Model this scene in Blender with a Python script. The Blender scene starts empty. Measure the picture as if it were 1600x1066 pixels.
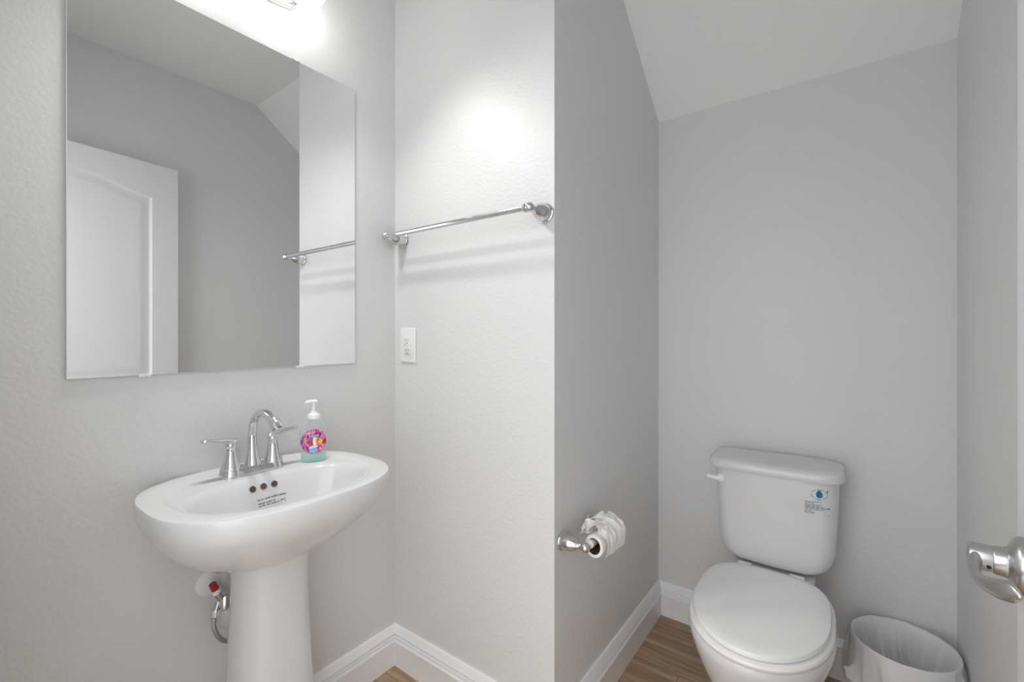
import bpy, bmesh, math, random
from mathutils import Vector, Matrix, noise
from mathutils.bvhtree import BVHTree

random.seed(7)
S = bpy.context.scene
COL = S.collection
R = math.radians
PI = math.pi

# ------------------------------------------------------------------ camera
CAM_H = 1.18
cd = bpy.data.cameras.new('camera')
cam = bpy.data.objects.new('camera', cd)
COL.objects.link(cam)
cd.sensor_width = 36.0
cd.lens = 705.527 / 1600 * 36.0
cd.shift_y = (524.18 - 533.0) / 1600
cd.clip_start = 0.02
cam.location = (0, 0, CAM_H)
cam.rotation_euler = (R(90), 0, R(36.4468))
S.camera = cam

# ------------------------------------------------------------------ light
W = bpy.data.worlds.new('hall_daylight')
S.world = W
W.use_nodes = True
bg = W.node_tree.nodes['Background']
bg.inputs['Color'].default_value = (0.98, 0.99, 1.0, 1)
bg.inputs['Strength'].default_value = 2.6
GLOBE_EMIT = 10.0
ADDED_SPOT_W = 14.5
S.view_settings.view_transform = 'Standard'
S.view_settings.look = 'None'
S.view_settings.exposure = 0.13
S.view_settings.gamma = 1.0
S.view_settings.use_curve_mapping = False
S.cycles.max_bounces = 14
S.cycles.diffuse_bounces = 8
S.cycles.glossy_bounces = 6
S.cycles.transmission_bounces = 10
S.cycles.transparent_max_bounces = 10
S.cycles.caustics_reflective = False
S.cycles.caustics_refractive = False
S.cycles.sample_clamp_indirect = 4.0

# ------------------------------------------------------------------ room dimensions
XA, YB, XC, YD, XE, YF = -1.313, 1.065, -0.642, 1.922, 0.275, 0.04
ZF, ZLOW = 2.583, 2.09                    # flat ceiling, low edge of the slope
YK = YD - (ZF - ZLOW) / 0.781             # where the slope meets the flat ceiling
DX0, DX1, DZ = -0.735, 0.082, 2.05        # doorway

# ------------------------------------------------------------------ helpers
def obj(name, bm, m, parent=None, smooth=30, kind=None):
    me = bpy.data.meshes.new(name)
    bmesh.ops.recalc_face_normals(bm, faces=bm.faces)
    bm.to_mesh(me); bm.free()
    me.materials.append(m)
    if smooth:
        for p in me.polygons: p.use_smooth = True
        me.set_sharp_from_angle(angle=R(smooth))
    o = bpy.data.objects.new(name, me)
    COL.objects.link(o)
    if parent: o.parent = parent
    if kind: o['kind'] = kind
    return o

def thing(name, label, cat, loc=(0, 0, 0), group=None):
    o = bpy.data.objects.new(name, None)
    COL.objects.link(o)
    o.location = loc
    o.empty_display_size = 0.05
    o['label'] = label; o['category'] = cat
    if group: o['group'] = group
    return o

def shift(bm, p):
    bmesh.ops.translate(bm, vec=Vector(p) * -1, verts=bm.verts)
    return bm

def tag(o, label, cat):
    o['label'] = label; o['category'] = cat
    return o

def box(bm, lo, hi, bev=0.0, seg=2):
    vs = [bm.verts.new((x, y, z)) for x in (lo[0], hi[0]) for y in (lo[1], hi[1]) for z in (lo[2], hi[2])]
    q = [(0, 1, 3, 2), (4, 6, 7, 5), (0, 4, 5, 1), (2, 3, 7, 6), (0, 2, 6, 4), (1, 5, 7, 3)]
    fs = [bm.faces.new([vs[i] for i in f]) for f in q]
    if bev:
        es = {e for f in fs for e in f.edges}
        bmesh.ops.bevel(bm, geom=list(es), offset=bev, segments=seg, affect='EDGES', profile=0.5)
    return bm

def loft(bm, rings, cap0=True, cap1=True, closed=True):
    vr = [[bm.verts.new(p) for p in r] for r in rings]
    n = len(vr[0])
    for a, b in zip(vr, vr[1:]):
        for i in range(n if closed else n - 1):
            j = (i + 1) % n
            bm.faces.new((a[i], a[j], b[j], b[i]))
    if cap0: bm.faces.new(list(reversed(vr[0])))
    if cap1: bm.faces.new(vr[-1])
    return vr

def frame(d):
    d = Vector(d).normalized()
    up = Vector((0, 0, 1)) if abs(d.z) < 0.95 else Vector((0, 1, 0))
    a = d.cross(up).normalized()
    return a, d.cross(a).normalized()

def lathe(bm, prof, o=(0, 0, 0), ax=(0, 0, 1), n=40, cap0=True, cap1=True, sx=1.0, sy=1.0):
    """prof: list of (radius, height along ax)"""
    o = Vector(o); ax = Vector(ax).normalized()
    a, b = frame(ax)
    if abs(ax.z) > 0.99: a, b = Vector((1, 0, 0)), Vector((0, 1, 0))
    rings = []
    for r, h in prof:
        r = max(r, 1e-5)
        rings.append([o + ax * h + a * (r * sx * math.cos(t)) + b * (r * sy * math.sin(t))
                      for t in (2 * PI * i / n for i in range(n))])
    return loft(bm, rings, cap0, cap1)

def bez(pts, n=8):
    """Catmull-Rom through points of any dimension"""
    P = [Vector(p) for p in pts]
    P = [P[0] * 2 - P[1]] + P + [P[-1] * 2 - P[-2]]
    out = []
    for i in range(1, len(P) - 2):
        for k in range(n):
            t = k / n
            p0, p1, p2, p3 = P[i - 1], P[i], P[i + 1], P[i + 2]
            out.append(0.5 * ((2 * p1) + (p2 - p0) * t + (2 * p0 - 5 * p1 + 4 * p2 - p3) * t * t
                              + (3 * p1 - p0 - 3 * p2 + p3) * t ** 3))
    out.append(P[-2])
    return out

def tube(bm, path, rad, n=20, flat=None, cap=True, upv=None):
    """path points, rad number or list; flat = list of (wide, high) half sizes instead of rad"""
    P = [Vector(p) for p in path]
    rings = []
    prev = None
    for i, p in enumerate(P):
        t = (P[min(i + 1, len(P) - 1)] - P[max(i - 1, 0)]).normalized()
        if prev is None:
            a = Vector(upv).cross(t).normalized() if upv else frame(t)[0]
        else:
            a = (prev - t * prev.dot(t)).normalized()
        prev = a
        b = t.cross(a)
        if flat: w, h = flat[i]
        else:
            w = h = rad[i] if isinstance(rad, (list, tuple)) else rad
        rings.append([p + a * (w * math.cos(s)) + b * (h * math.sin(s)) for s in (2 * PI * k / n for k in range(n))])
    return loft(bm, rings, cap, cap)

def interp(vals, n):
    """linear resample of a list to n entries"""
    out = []
    for i in range(n):
        u = i / (n - 1) * (len(vals) - 1)
        k = min(int(u), len(vals) - 2); f = u - k
        a, b = vals[k], vals[k + 1]
        out.append(tuple(x + (y - x) * f for x, y in zip(a, b)) if isinstance(a, tuple) else a + (b - a) * f)
    return out

def sring(xc, yc, xb, xf, hw, z, nb=2.3, nf=2.6, N=112):
    """plan outline: x from xb (back) to xf (front), half width hw in y"""
    out = []
    for i in range(N):
        t = 2 * PI * i / N
        c, s = math.cos(t), math.sin(t)
        e = nf if c >= 0 else nb
        ax = (xf - xc) if c >= 0 else (xc - xb)
        out.append((xc + math.copysign(abs(c) ** (2 / e), c) * ax, yc + math.copysign(abs(s) ** (2 / e), s) * hw, z))
    return out

def rrect(x0, x1, y0, y1, z, r, k=8, bulge=0.0):
    pts = []
    for cx, cy, a0 in ((x1 - r, y1 - r, 0), (x0 + r, y1 - r, 90), (x0 + r, y0 + r, 180), (x1 - r, y0 + r, 270)):
        for i in range(k + 1):
            a = R(a0 + 90 * i / k)
            pts.append([cx + r * math.cos(a), cy + r * math.sin(a), z])
    out = []
    n = len(pts)
    for i in range(n):                       # subdivide the straight sides so they can bulge
        out.append(pts[i])
        if i % (k + 1) == k:
            q = pts[(i + 1) % n]
            for m in range(1, 10):
                f = m / 10
                out.append([pts[i][0] + (q[0] - pts[i][0]) * f, pts[i][1] + (q[1] - pts[i][1]) * f, z])
    if bulge:
        xm, hw = (x0 + x1) / 2, (x1 - x0) / 2
        for p in out:
            if p[1] < (y0 + y1) / 2:
                p[1] -= bulge * (1 - ((p[0] - xm) / hw) ** 2) * min(1, ((y0 + y1) / 2 - p[1]) / ((y1 - y0) / 2))
    return [tuple(p) for p in out]

# ------------------------------------------------------------------ materials
def mat(name, col, rough=0.5, metal=0.0, **kw):
    m = bpy.data.materials.new(name)
    m.use_nodes = True
    b = m.node_tree.nodes['Principled BSDF']
    b.inputs['Base Color'].default_value = (*col, 1)
    b.inputs['Roughness'].default_value = rough
    b.inputs['Metallic'].default_value = metal
    for k, v in kw.items():
        b.inputs[k].default_value = v
    return m

def N(m, t, **kw):
    n = m.node_tree.nodes.new(t)
    for k, v in kw.items():
        if hasattr(n, k): setattr(n, k, v)
        else: n.inputs[k].default_value = v
    return n

def bump(m, scale, strength, dist=0.002, detail=2.0, stretch=(1, 1, 1)):
    L = m.node_tree.links
    tc = N(m, 'ShaderNodeTexCoord'); mp = N(m, 'ShaderNodeMapping')
    mp.inputs['Scale'].default_value = stretch
    nz = N(m, 'ShaderNodeTexNoise'); nz.inputs['Scale'].default_value = scale
    nz.inputs['Detail'].default_value = detail; nz.inputs['Roughness'].default_value = 0.45
    bp = N(m, 'ShaderNodeBump'); bp.inputs['Strength'].default_value = strength; bp.inputs['Distance'].default_value = dist
    L.new(tc.outputs['Object'], mp.inputs['Vector']); L.new(mp.outputs['Vector'], nz.inputs['Vector'])
    L.new(nz.outputs['Fac'], bp.inputs['Height'])
    L.new(bp.outputs['Normal'], m.node_tree.nodes['Principled BSDF'].inputs['Normal'])
    return nz

M_wall = mat('grey_wall_paint', (0.694, 0.700, 0.702), 0.43)
bump(M_wall, 105, 0.32, 0.003, 2.0)
M_ceil = mat('ceiling_paint', (0.845, 0.85, 0.852), 0.6)
bump(M_ceil, 45, 0.35, 0.004, 3)
M_trim = mat('white_trim_paint', (0.85, 0.86, 0.88), 0.28)
M_door = mat('white_door_paint', (0.74, 0.74, 0.75), 0.33)
M_porc = mat('white_porcelain', (0.695, 0.70, 0.706), 0.09)
M_plast = mat('white_plastic', (0.82, 0.82, 0.82), 0.3)
M_seat = mat('white_seat_plastic', (0.86, 0.86, 0.86), 0.16)
M_chrome = mat('chrome', (0.70, 0.70, 0.705), 0.07, 1.0)
M_nickel = mat('satin_nickel', (0.56, 0.555, 0.55), 0.33, 1.0)
M_bronze = mat('dark_drain_brass', (0.36, 0.27, 0.18), 0.5, 0.2)
M_hole = mat('brown_recess', (0.085, 0.062, 0.045), 0.7)
M_black = mat('black_ink', (0.03, 0.03, 0.035), 0.6)
M_grey_ink = mat('grey_ink', (0.16, 0.16, 0.165), 0.6)
M_red = mat('red_plastic', (0.35, 0.008, 0.012), 0.4)
M_dark = mat('near_black', (0.02, 0.02, 0.02), 0.5)  # outlet slots and small dark details; also reflections painted on the valve handle
M_mirror = mat('mirror_silver', (0.90, 0.905, 0.905), 0.0, 1.0)
M_paper = mat('tissue_paper', (0.84, 0.83, 0.815), 0.9)
bump(M_paper, 300, 0.3, 0.001)
M_core = mat('brown_cardboard', (0.13, 0.075, 0.05), 0.9)
M_clip = mat('clear_plastic_clip', (0.75, 0.75, 0.75), 0.15)

# braided steel hose
M_braid = mat('braided_steel', (0.55, 0.55, 0.56), 0.3, 1.0)
bump(M_braid, 500, 0.8, 0.001, 1)

# bin liner film: thin, lets light through
M_film = mat('white_bag_film', (0.90, 0.90, 0.91), 0.42)
_t = M_film.node_tree
_tr = _t.nodes.new('ShaderNodeBsdfTranslucent'); _tr.inputs['Color'].default_value = (0.92, 0.92, 0.93, 1)
_mx = _t.nodes.new('ShaderNodeMixShader'); _mx.inputs['Fac'].default_value = 0.42
_out = [n for n in _t.nodes if n.type == 'OUTPUT_MATERIAL'][0]
_t.links.new(_t.nodes['Principled BSDF'].outputs[0], _mx.inputs[1]); _t.links.new(_tr.outputs[0], _mx.inputs[2])
_t.links.new(_mx.outputs[0], _out.inputs['Surface'])

# opal glass globe, lit
M_globe = mat('lit_opal_glass', (0.95, 0.95, 0.95), 0.3)
_b = M_globe.node_tree.nodes['Principled BSDF']
_b.inputs['Emission Color'].default_value = (1.0, 0.985, 0.96, 1)
_b.inputs['Emission Strength'].default_value = GLOBE_EMIT

# clear plastic of the soap bottle and its liquid
def thin(name, tint, gloss_col, base, extra):
    """thin see-through plastic: a tinted pane that lets light straight through plus its surface sheen"""
    m = mat(name, gloss_col, 0.12)
    t = m.node_tree
    tr = t.nodes.new('ShaderNodeBsdfTransparent'); tr.inputs['Color'].default_value = (*tint, 1)
    lw = t.nodes.new('ShaderNodeLayerWeight'); lw.inputs['Blend'].default_value = 0.35
    mr = t.nodes.new('ShaderNodeMapRange'); mr.inputs['To Min'].default_value = base; mr.inputs['To Max'].default_value = extra
    mx = t.nodes.new('ShaderNodeMixShader')
    out = [n for n in t.nodes if n.type == 'OUTPUT_MATERIAL'][0]
    t.links.new(lw.outputs['Facing'], mr.inputs['Value']); t.links.new(mr.outputs['Result'], mx.inputs['Fac'])
    t.links.new(tr.outputs[0], mx.inputs[1]); t.links.new(t.nodes['Principled BSDF'].outputs[0], mx.inputs[2])
    t.links.new(mx.outputs[0], out.inputs['Surface'])
    return m
M_clear = thin('clear_bottle_plastic', (0.96, 0.975, 0.97), (0.80, 0.84, 0.83), 0.05, 0.50)
M_soap = thin('aqua_soap', (0.80, 0.96, 0.93), (0.58, 0.86, 0.80), 0.40, 0.75)
M_pump = mat('frosted_white_pump', (0.86, 0.87, 0.87), 0.4)

# soap label: streaks of pink, purple and white
M_label = mat('streaked_label_print', (0.8, 0.1, 0.4), 0.35)
def _label():
    m = M_label; L = m.node_tree.links
    tc = N(m, 'ShaderNodeTexCoord'); mp = N(m, 'ShaderNodeMapping')
    mp.inputs['Rotation'].default_value = (0, R(40), 0)
    mp.inputs['Scale'].default_value = (1.0, 1.0, 0.35)
    nz = N(m, 'ShaderNodeTexNoise'); nz.inputs['Scale'].default_value = 130; nz.inputs['Detail'].default_value = 1.5
    cr = N(m, 'ShaderNodeValToRGB'); e = cr.color_ramp.elements
    e[0].position = 0.33; e[0].color = (0.17, 0.06, 0.36, 1)
    e[1].position = 0.72; e[1].color = (0.62, 0.01, 0.14, 1)
    for p, c in ((0.41, (0.36, 0.12, 0.50, 1)), (0.45, (0.88, 0.74, 0.84, 1)), (0.48, (0.70, 0.03, 0.26, 1)), (0.54, (0.74, 0.06, 0.28, 1)), (0.57, (0.90, 0.66, 0.78, 1)), (0.60, (0.66, 0.01, 0.22, 1))):
        k = e.new(p); k.color = c
    L.new(tc.outputs['Object'], mp.inputs['Vector']); L.new(mp.outputs['Vector'], nz.inputs['Vector'])
    L.new(nz.outputs['Fac'], cr.inputs['Fac']); L.new(cr.outputs['Color'], m.node_tree.nodes['Principled BSDF'].inputs['Base Color'])
_label()
M_navy = mat('navy_print', (0.012, 0.03, 0.22), 0.35)
M_white_ink = mat('white_print', (0.85, 0.85, 0.88), 0.35)
M_fish_red = mat('red_print', (0.52, 0.02, 0.03), 0.35)
M_fish_org = mat('orange_print', (0.85, 0.25, 0.03), 0.35)
M_fish_yel = mat('yellow_print', (0.9, 0.55, 0.06), 0.35)
M_sky_ink = mat('light_blue_print', (0.22, 0.5, 0.8), 0.35)
M_blue_ink = mat('deep_blue_print', (0.01, 0.08, 0.30), 0.35)
M_green_ink = mat('teal_green_print', (0.0, 0.22, 0.19), 0.35)
M_pale_ink = mat('pale_blue_print', (0.55, 0.75, 0.88), 0.35)

# wood-look plank floor
M_floor = mat('wood_look_plank', (0.2, 0.14, 0.09), 0.38)
def _floor():
    m = M_floor; L = m.node_tree.links
    tc = N(m, 'ShaderNodeTexCoord')
    br = N(m, 'ShaderNodeTexBrick'); br.offset = 0.37; br.offset_frequency = 2
    br.inputs['Scale'].default_value = 1.0
    br.inputs['Brick Width'].default_value = 0.9; br.inputs['Row Height'].default_value = 0.15
    br.inputs['Mortar Size'].default_value = 0.0016; br.inputs['Mortar Smooth'].default_value = 0.2
    br.inputs['Color1'].default_value = (0.0, 0.0, 0.0, 1); br.inputs['Color2'].default_value = (1, 1, 1, 1)
    mo = N(m, 'ShaderNodeMapping'); mo.inputs['Location'].default_value = (0.13, 0.045, 0)
    L.new(tc.outputs['Object'], mo.inputs['Vector']); L.new(mo.outputs['Vector'], br.inputs['Vector'])
    mp = N(m, 'ShaderNodeMapping'); mp.inputs['Scale'].default_value = (2.6, 45, 1)
    L.new(tc.outputs['Object'], mp.inputs['Vector'])
    ad = N(m, 'ShaderNodeVectorMath'); ad.operation = 'MULTIPLY_ADD'
    ad.inputs[1].default_value = (7, 7, 7)
    L.new(br.outputs['Color'], ad.inputs[0]); L.new(mp.outputs['Vector'], ad.inputs[2])
    nz = N(m, 'ShaderNodeTexNoise'); nz.inputs['Scale'].default_value = 1.0; nz.inputs['Detail'].default_value = 5
    nz.inputs['Roughness'].default_value = 0.62
    L.new(ad.outputs[0], nz.inputs['Vector'])
    cr = N(m, 'ShaderNodeValToRGB'); e = cr.color_ramp.elements
    e[0].position = 0.30; e[0].color = (0.225, 0.137, 0.074, 1)
    e[1].position = 0.72; e[1].color = (0.55, 0.385, 0.245, 1)
    k = e.new(0.5); k.color = (0.375, 0.245, 0.144, 1)
    L.new(nz.outputs['Fac'], cr.inputs['Fac'])
    mx = N(m, 'ShaderNodeMix'); mx.data_type = 'RGBA'; mx.blend_type = 'MIX'
    L.new(br.outputs['Fac'], mx.inputs[0]); L.new(cr.outputs['Color'], mx.inputs[6])
    mx.inputs[7].default_value = (0.22, 0.16, 0.11, 1)
    b = m.node_tree.nodes['Principled BSDF']
    L.new(mx.outputs[2], b.inputs['Base Color'])
    bp = N(m, 'ShaderNodeBump'); bp.inputs['Strength'].default_value = 0.25; bp.inputs['Distance'].default_value = 0.001
    L.new(nz.outputs['Fac'], bp.inputs['Height']); L.new(bp.outputs['Normal'], b.inputs['Normal'])
_floor()

M_hall = mat('hall_bounce_floor', (0.46, 0.46, 0.455), 0.5)  # unseen hall floor, grey picked to bounce neutral light into the room
# ------------------------------------------------------------------ setting
def struct(name, bm, m, smooth=0, parent=None):
    return obj(name, bm, m, parent, smooth, None if parent else 'structure')

T = 0.10
struct('floor', box(bmesh.new(), (XA - T, YF - T, -0.08), (XE + T, 2.1, 0.0)), M_floor)
struct('floor_hall', box(bmesh.new(), (-2.6, -2.2, -0.08), (1.6, YF - T, -0.001)), M_hall)
struct('wall_left', box(bmesh.new(), (XA - T, YF - T, 0), (XA, YB + T, ZF)), M_wall)
struct('wall_towel', box(bmesh.new(), (XA, YB, 0), (XC, YB + T, ZF)), M_wall)

def slope_z(y): return min(ZF, ZLOW + (YD - y) * 0.781)
def side_wall(x0, x1, y0, y1):
    bm = bmesh.new()
    prof = [(y0, 0), (y1, 0), (y1, slope_z(min(y1, YD)) if y1 <= YD else ZLOW), (YD, ZLOW), (YK, ZF), (y0, ZF)]
    if y1 <= YD: prof = [(y0, 0), (y1, 0), (y1, ZLOW), (YK, ZF), (y0, ZF)]
    loft(bm, [[(x0, y, z) for y, z in prof], [(x1, y, z) for y, z in prof]])
    return bm
struct('wall_niche', side_wall(XC - T, XC, YB + T, YD), M_wall)
struct('wall_back', box(bmesh.new(), (XC - T, YD, 0), (XE + T, YD + T, ZLOW)), M_wall)
struct('wall_right', side_wall(XE, XE + T, YF - T, YD), M_wall)
# front wall round the doorway the picture is taken from
bm = bmesh.new()
box(bm, (XA, YF - T, 0), (DX0 - 0.02, YF, ZF)); box(bm, (DX1 + 0.02, YF - T, 0), (XE, YF, ZF))
box(bm, (DX0 - 0.02, YF - T, DZ + 0.02), (DX1 + 0.02, YF, ZF))
struct('wall_front', bm, M_wall)
bm = bmesh.new()                              # jamb lining
box(bm, (DX0 - 0.02, YF - T, 0), (DX0, YF, DZ)); box(bm, (DX1, YF - T, 0), (DX1 + 0.02, YF, DZ))
box(bm, (DX0 - 0.02, YF - T, DZ), (DX1 + 0.02, YF, DZ + 0.02))
struct('trim_1', bm, M_trim)
# ceiling: flat part and the slope under the stairs, one slab
bm = bmesh.new()
prof = [(YF - T, ZF), (YK, ZF), (YD, ZLOW), (YD + T, ZLOW), (YD + T, ZLOW + 0.1), (YK + 0.05, ZF + 0.1), (YF - T, ZF + 0.1)]
loft(bm, [[(XA - T, y, z) for y, z in prof], [(XE + T, y, z) for y, z in prof]])
struct('ceiling', bm, M_ceil)

# baseboards: profile (thickness, height), mitred at each corner
BP = [(0.0, 0.138), (0.006, 0.138), (0.0080, 0.1335), (0.0090, 0.126), (0.0130, 0.117), (0.0140, 0.1125), (0.0080, 0.1110),
      (0.0080, 0.1072), (0.0140, 0.1056), (0.0152, 0.1015), (0.0150, 0.0985), (0.0098, 0.0968), (0.0098, 0.0930), (0.0170, 0.0908),
      (0.0180, 0.0860), (0.0168, 0.082), (0.0165, 0.0), (0.0, 0.0)]
def baseboard(name, p, q, n, mp, mq):
    """p,q plan ends on the wall, n inward normal, mp/mq shift along the run per unit of thickness"""
    p, q, n = Vector((*p, 0)), Vector((*q, 0)), Vector((*n, 0))
    d = (q - p).normalized()
    bm = bmesh.new()
    loft(bm, [[p + n * t + d * (mp * t) + Vector((0, 0, z)) for t, z in BP],
              [q + n * t + d * (mq * t) + Vector((0, 0, z)) for t, z in BP]])
    struct(name, bm, M_trim, smooth=25)
baseboard('baseboard_left', (XA, YF), (XA, YB), (1, 0), 0, -1)
baseboard('baseboard_towel', (XA, YB), (XC, YB), (0, -1), 1, 1)
baseboard('baseboard_niche', (XC, YB), (XC, YD), (1, 0), -1, -1)
baseboard('baseboard_back', (XC, YD), (XE, YD), (0, -1), 1, -1)
baseboard('baseboard_right', (XE, YD), (XE, YF), (-1, 0), 1, 0)

# ------------------------------------------------------------------ door, open against the right wall
DW, DH, DT = 0.815, 2.030, 0.035
def door():
    # local frame: x along the leaf from hinge to free edge, y out of the room-side face, z up
    bm = bmesh.new()
    def rect_ring(x0, x1, z0, z1, path):
        # points on the rectangle facing each point of path, seen from its centre
        out = []
        cx, cz = (x0 + x1) / 2, (z0 + z1) / 2
        m = len(path)
        return out
    mx = 0.113
    def outline(x0, x1, z0, z1, arch, off):
        x0 += off; x1 -= off; z0 += off
        pts = []
        n = 24
        for i in range(n + 1): pts.append((x0 + (x1 - x0) * i / n, z0, x0 + (x1 - x0) * i / n, 'b'))
        zs = z1 - off
        for i in range(1, n): pts.append((x1, z0 + (zs - z0) * i / n, 0, 'r'))
        for i in range(n + 1):
            u = 1 - i / n
            x = x0 + (x1 - x0) * u
            w = (1 - math.cos(2 * PI * u)) / 2
            pts.append((x, zs + arch * w ** 0.8, x, 't'))
        for i in range(1, n): pts.append((x0, zs + (z0 - zs) * i / n, 0, 'l'))
        return pts
    def panel(zlo, zhi, z0, z1, arch):
        x0, x1 = mx, DW - mx
        base = outline(x0, x1, z0, z1, arch, 0)
        outer = []
        for x, z, _, side in base:
            if side == 'b': outer.append(((x - x0) / (x1 - x0) * DW, zlo))
            elif side == 't': outer.append(((x - x0) / (x1 - x0) * DW, zhi))
            elif side == 'r': outer.append((DW, zlo + (z - z0) / (z1 - z0) * (zhi - zlo)))
            else: outer.append((0, zlo + (z - z0) / (z1 - z0) * (zhi - zlo)))
        rings = [[(x, 0, z) for x, z in outer], [(x, 0, z) for x, z, *_ in base]]
        for off, dep in ((0.004, -0.004), (0.010, -0.0085), (0.018, -0.0085), (0.030, -0.0062), (0.046, -0.0015), (0.052, -0.001)):
            rings.append([(x, dep, z) for x, z, *_ in outline(x0, x1, z0, z1, arch, off)])
        loft(bm, rings, False, True)
    panel(0.90, DH, 0.965, 1.862, 0.062)
    panel(0, 0.90, 0.20, 0.825, 0.0)
    # the other five sides
    for lo, hi in (((0, -DT, 0), (DW, -0.012, DH)),):
        box(bm, lo, hi)
    for a, b in (((0, 0), (0, DH)), ((0, DH), (DW, DH)), ((DW, DH), (DW, 0)), ((DW, 0), (0, 0))):
        vs = [bm.verts.new((a[0], 0, a[1])), bm.verts.new((b[0], 0, b[1])), bm.verts.new((b[0], -0.012, b[1])), bm.verts.new((a[0], -0.012, a[1]))]
        bm.faces.new(vs)
    bmesh.ops.remove_doubles(bm, verts=bm.verts, dist=1e-5)
    return bm
door_o = struct('door_1', door(), M_door, smooth=30)
_u = Vector((0.118, 0.993, 0)).normalized()       # hinge -> free edge
_n = Vector((-_u.y, _u.x, 0))                     # face towards the room
_free = Vector((0.179, 0.858, 0.007))
_hinge = _free - _u * DW
door_o.matrix_world = Matrix(((_u.x, _n.x, 0, _hinge.x), (_u.y, _n.y, 0, _hinge.y), (0, 0, 1, 0.007), (0, 0, 0, 1)))
door_o['label'] = 'white panel door with arched top panel standing open at right'

def door_handle():
    cx, cz = DW - 0.062, 0.897
    bm = bmesh.new()
    # rose
    lathe(bm, [(0.0335, 0.0), (0.0335, 0.004), (0.031, 0.008), (0.025, 0.0115), (0.0185, 0.014), (0.0185, 0.016)], (cx, 0, cz), (0, 1, 0), 44)
    h = obj('door_handle', bm, M_nickel, door_o, 35)
    bm = bmesh.new()
    # neck
    lathe(bm, [(0.0185, 0.010), (0.0172, 0.018), (0.0166, 0.0245), (0.0160, 0.0258), (0.0150, 0.0262)], (cx, 0, cz), (0, 1, 0), 40)
    obj('handle_neck', bm, M_nickel, h, 35)
    bm = bmesh.new()
    # head of the lever, then the lever itself towards the hinge and back to the door
    lathe(bm, [(0.0152, 0.0262), (0.0156, 0.030), (0.0158, 0.042), (0.0150, 0.0465), (0.0120, 0.0485), (0.0, 0.0490)], (cx, 0, cz), (0, 1, 0), 40)
    lv = obj('lever', bm, M_nickel, h, 40)
    bm = bmesh.new()
    ctl = [((cx + 0.006, 0.0365, cz), 0.0080, 0.0115), ((cx - 0.006, 0.0400, cz - 0.001), 0.0076, 0.0120), ((cx - 0.020, 0.0425, cz - 0.0055), 0.0062, 0.0098),
           ((cx - 0.038, 0.0415, cz - 0.0100), 0.0052, 0.0080), ((cx - 0.058, 0.0365, cz - 0.0095), 0.0050, 0.0084),
           ((cx - 0.078, 0.0290, cz - 0.0045), 0.0054, 0.0104), ((cx - 0.094, 0.0215, cz + 0.0015), 0.0054, 0.0112),
           ((cx - 0.104, 0.0165, cz + 0.004), 0.0046, 0.0090), ((cx - 0.109, 0.0140, cz + 0.004), 0.0030, 0.0050), ((cx - 0.1105, 0.0132, cz + 0.002), 0.0006, 0.0010)]
    full = bez([(*p, a, b) for p, a, b in ctl], 6)
    tube(bm, [v[:3] for v in full], 0, 24, flat=[(max(v[3], .0004), max(v[4], .0006)) for v in full], upv=(0, 0, 1))
    obj('grip', bm, M_nickel, h, 50)
    bm = bmesh.new()
    lathe(bm, [(0.0021, 0), (0.0021, 0.0012)], (cx - 0.0148, 0.0300, cz - 0.0056), (-0.94, 0, -0.35), 12)
    obj('set_screw', bm, M_dark, h)
    return h
door_handle()

# ------------------------------------------------------------------ mirror
MY0, MY1, MZ0, MZ1 = 0.205, 0.896, 1.087, 1.994
mir = thing('wall_mirror', 'frameless rectangular wall mirror above the white sink', 'mirror', (XA, (MY0 + MY1) / 2, MZ0))
bm = bmesh.new(); box(bm, (XA + 0.0006, MY0, MZ0), (XA + 0.0050, MY1, MZ1), 0.0014, 1)
obj('glass', shift(bm, mir.location), M_mirror, mir, 0)
for y, z in ((0.336, MZ0), (0.706, MZ0), (0.694, MZ1)):
    s = 1 if z == MZ0 else -1
    bm = bmesh.new()
    box(bm, (XA, y - 0.012, z - 0.004 * (s + 1) / 2 - 0.003 * (1 - s) / 2), (XA + 0.0078, y + 0.012, z + 0.003 * (s + 1) / 2 + 0.004 * (1 - s) / 2), 0.0008)
    lathe(bm, [(0.0034, 0), (0.003, 0.0018)], (XA + 0.0078, y - 0.0085, z - s * 0.001), (1, 0, 0), 12)
    lathe(bm, [(0.0034, 0), (0.003, 0.0018)], (XA + 0.0078, y + 0.0085, z - s * 0.001), (1, 0, 0), 12)
    obj('mirror_clip', shift(bm, mir.location), M_clip, mir)

# ------------------------------------------------------------------ vanity light over the mirror
LY = (0.432, 0.669); LX, LZ = -1.203, 2.152
VZ = 2.182
vl = thing('vanity_light', 'brushed nickel vanity light with white glass globe above the mirror', 'wall light', (XA, 0.5505, VZ))
def plate_ring(x, hy, hz, n=64):
    out = []
    for i in range(n):
        t = 2 * PI * i / n
        c, s_ = math.cos(t), math.sin(t)
        out.append((XA + x, 0.5505 + (hy - hz) * max(-1, min(1, c * 1.5)) + hz * c, VZ + hz * s_))
    return out
bm = bmesh.new()
loft(bm, [plate_ring(0.0, 0.152, 0.060), plate_ring(0.010, 0.152, 0.060), plate_ring(0.016, 0.149, 0.057), plate_ring(0.017, 0.145, 0.053), plate_ring(0.013, 0.139, 0.047), plate_ring(0.013, 0.130, 0.038), plate_ring(0.020, 0.122, 0.030), plate_ring(0.022, 0.115, 0.022)])
obj('backplate', shift(bm, vl.location), M_nickel, vl)
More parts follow.
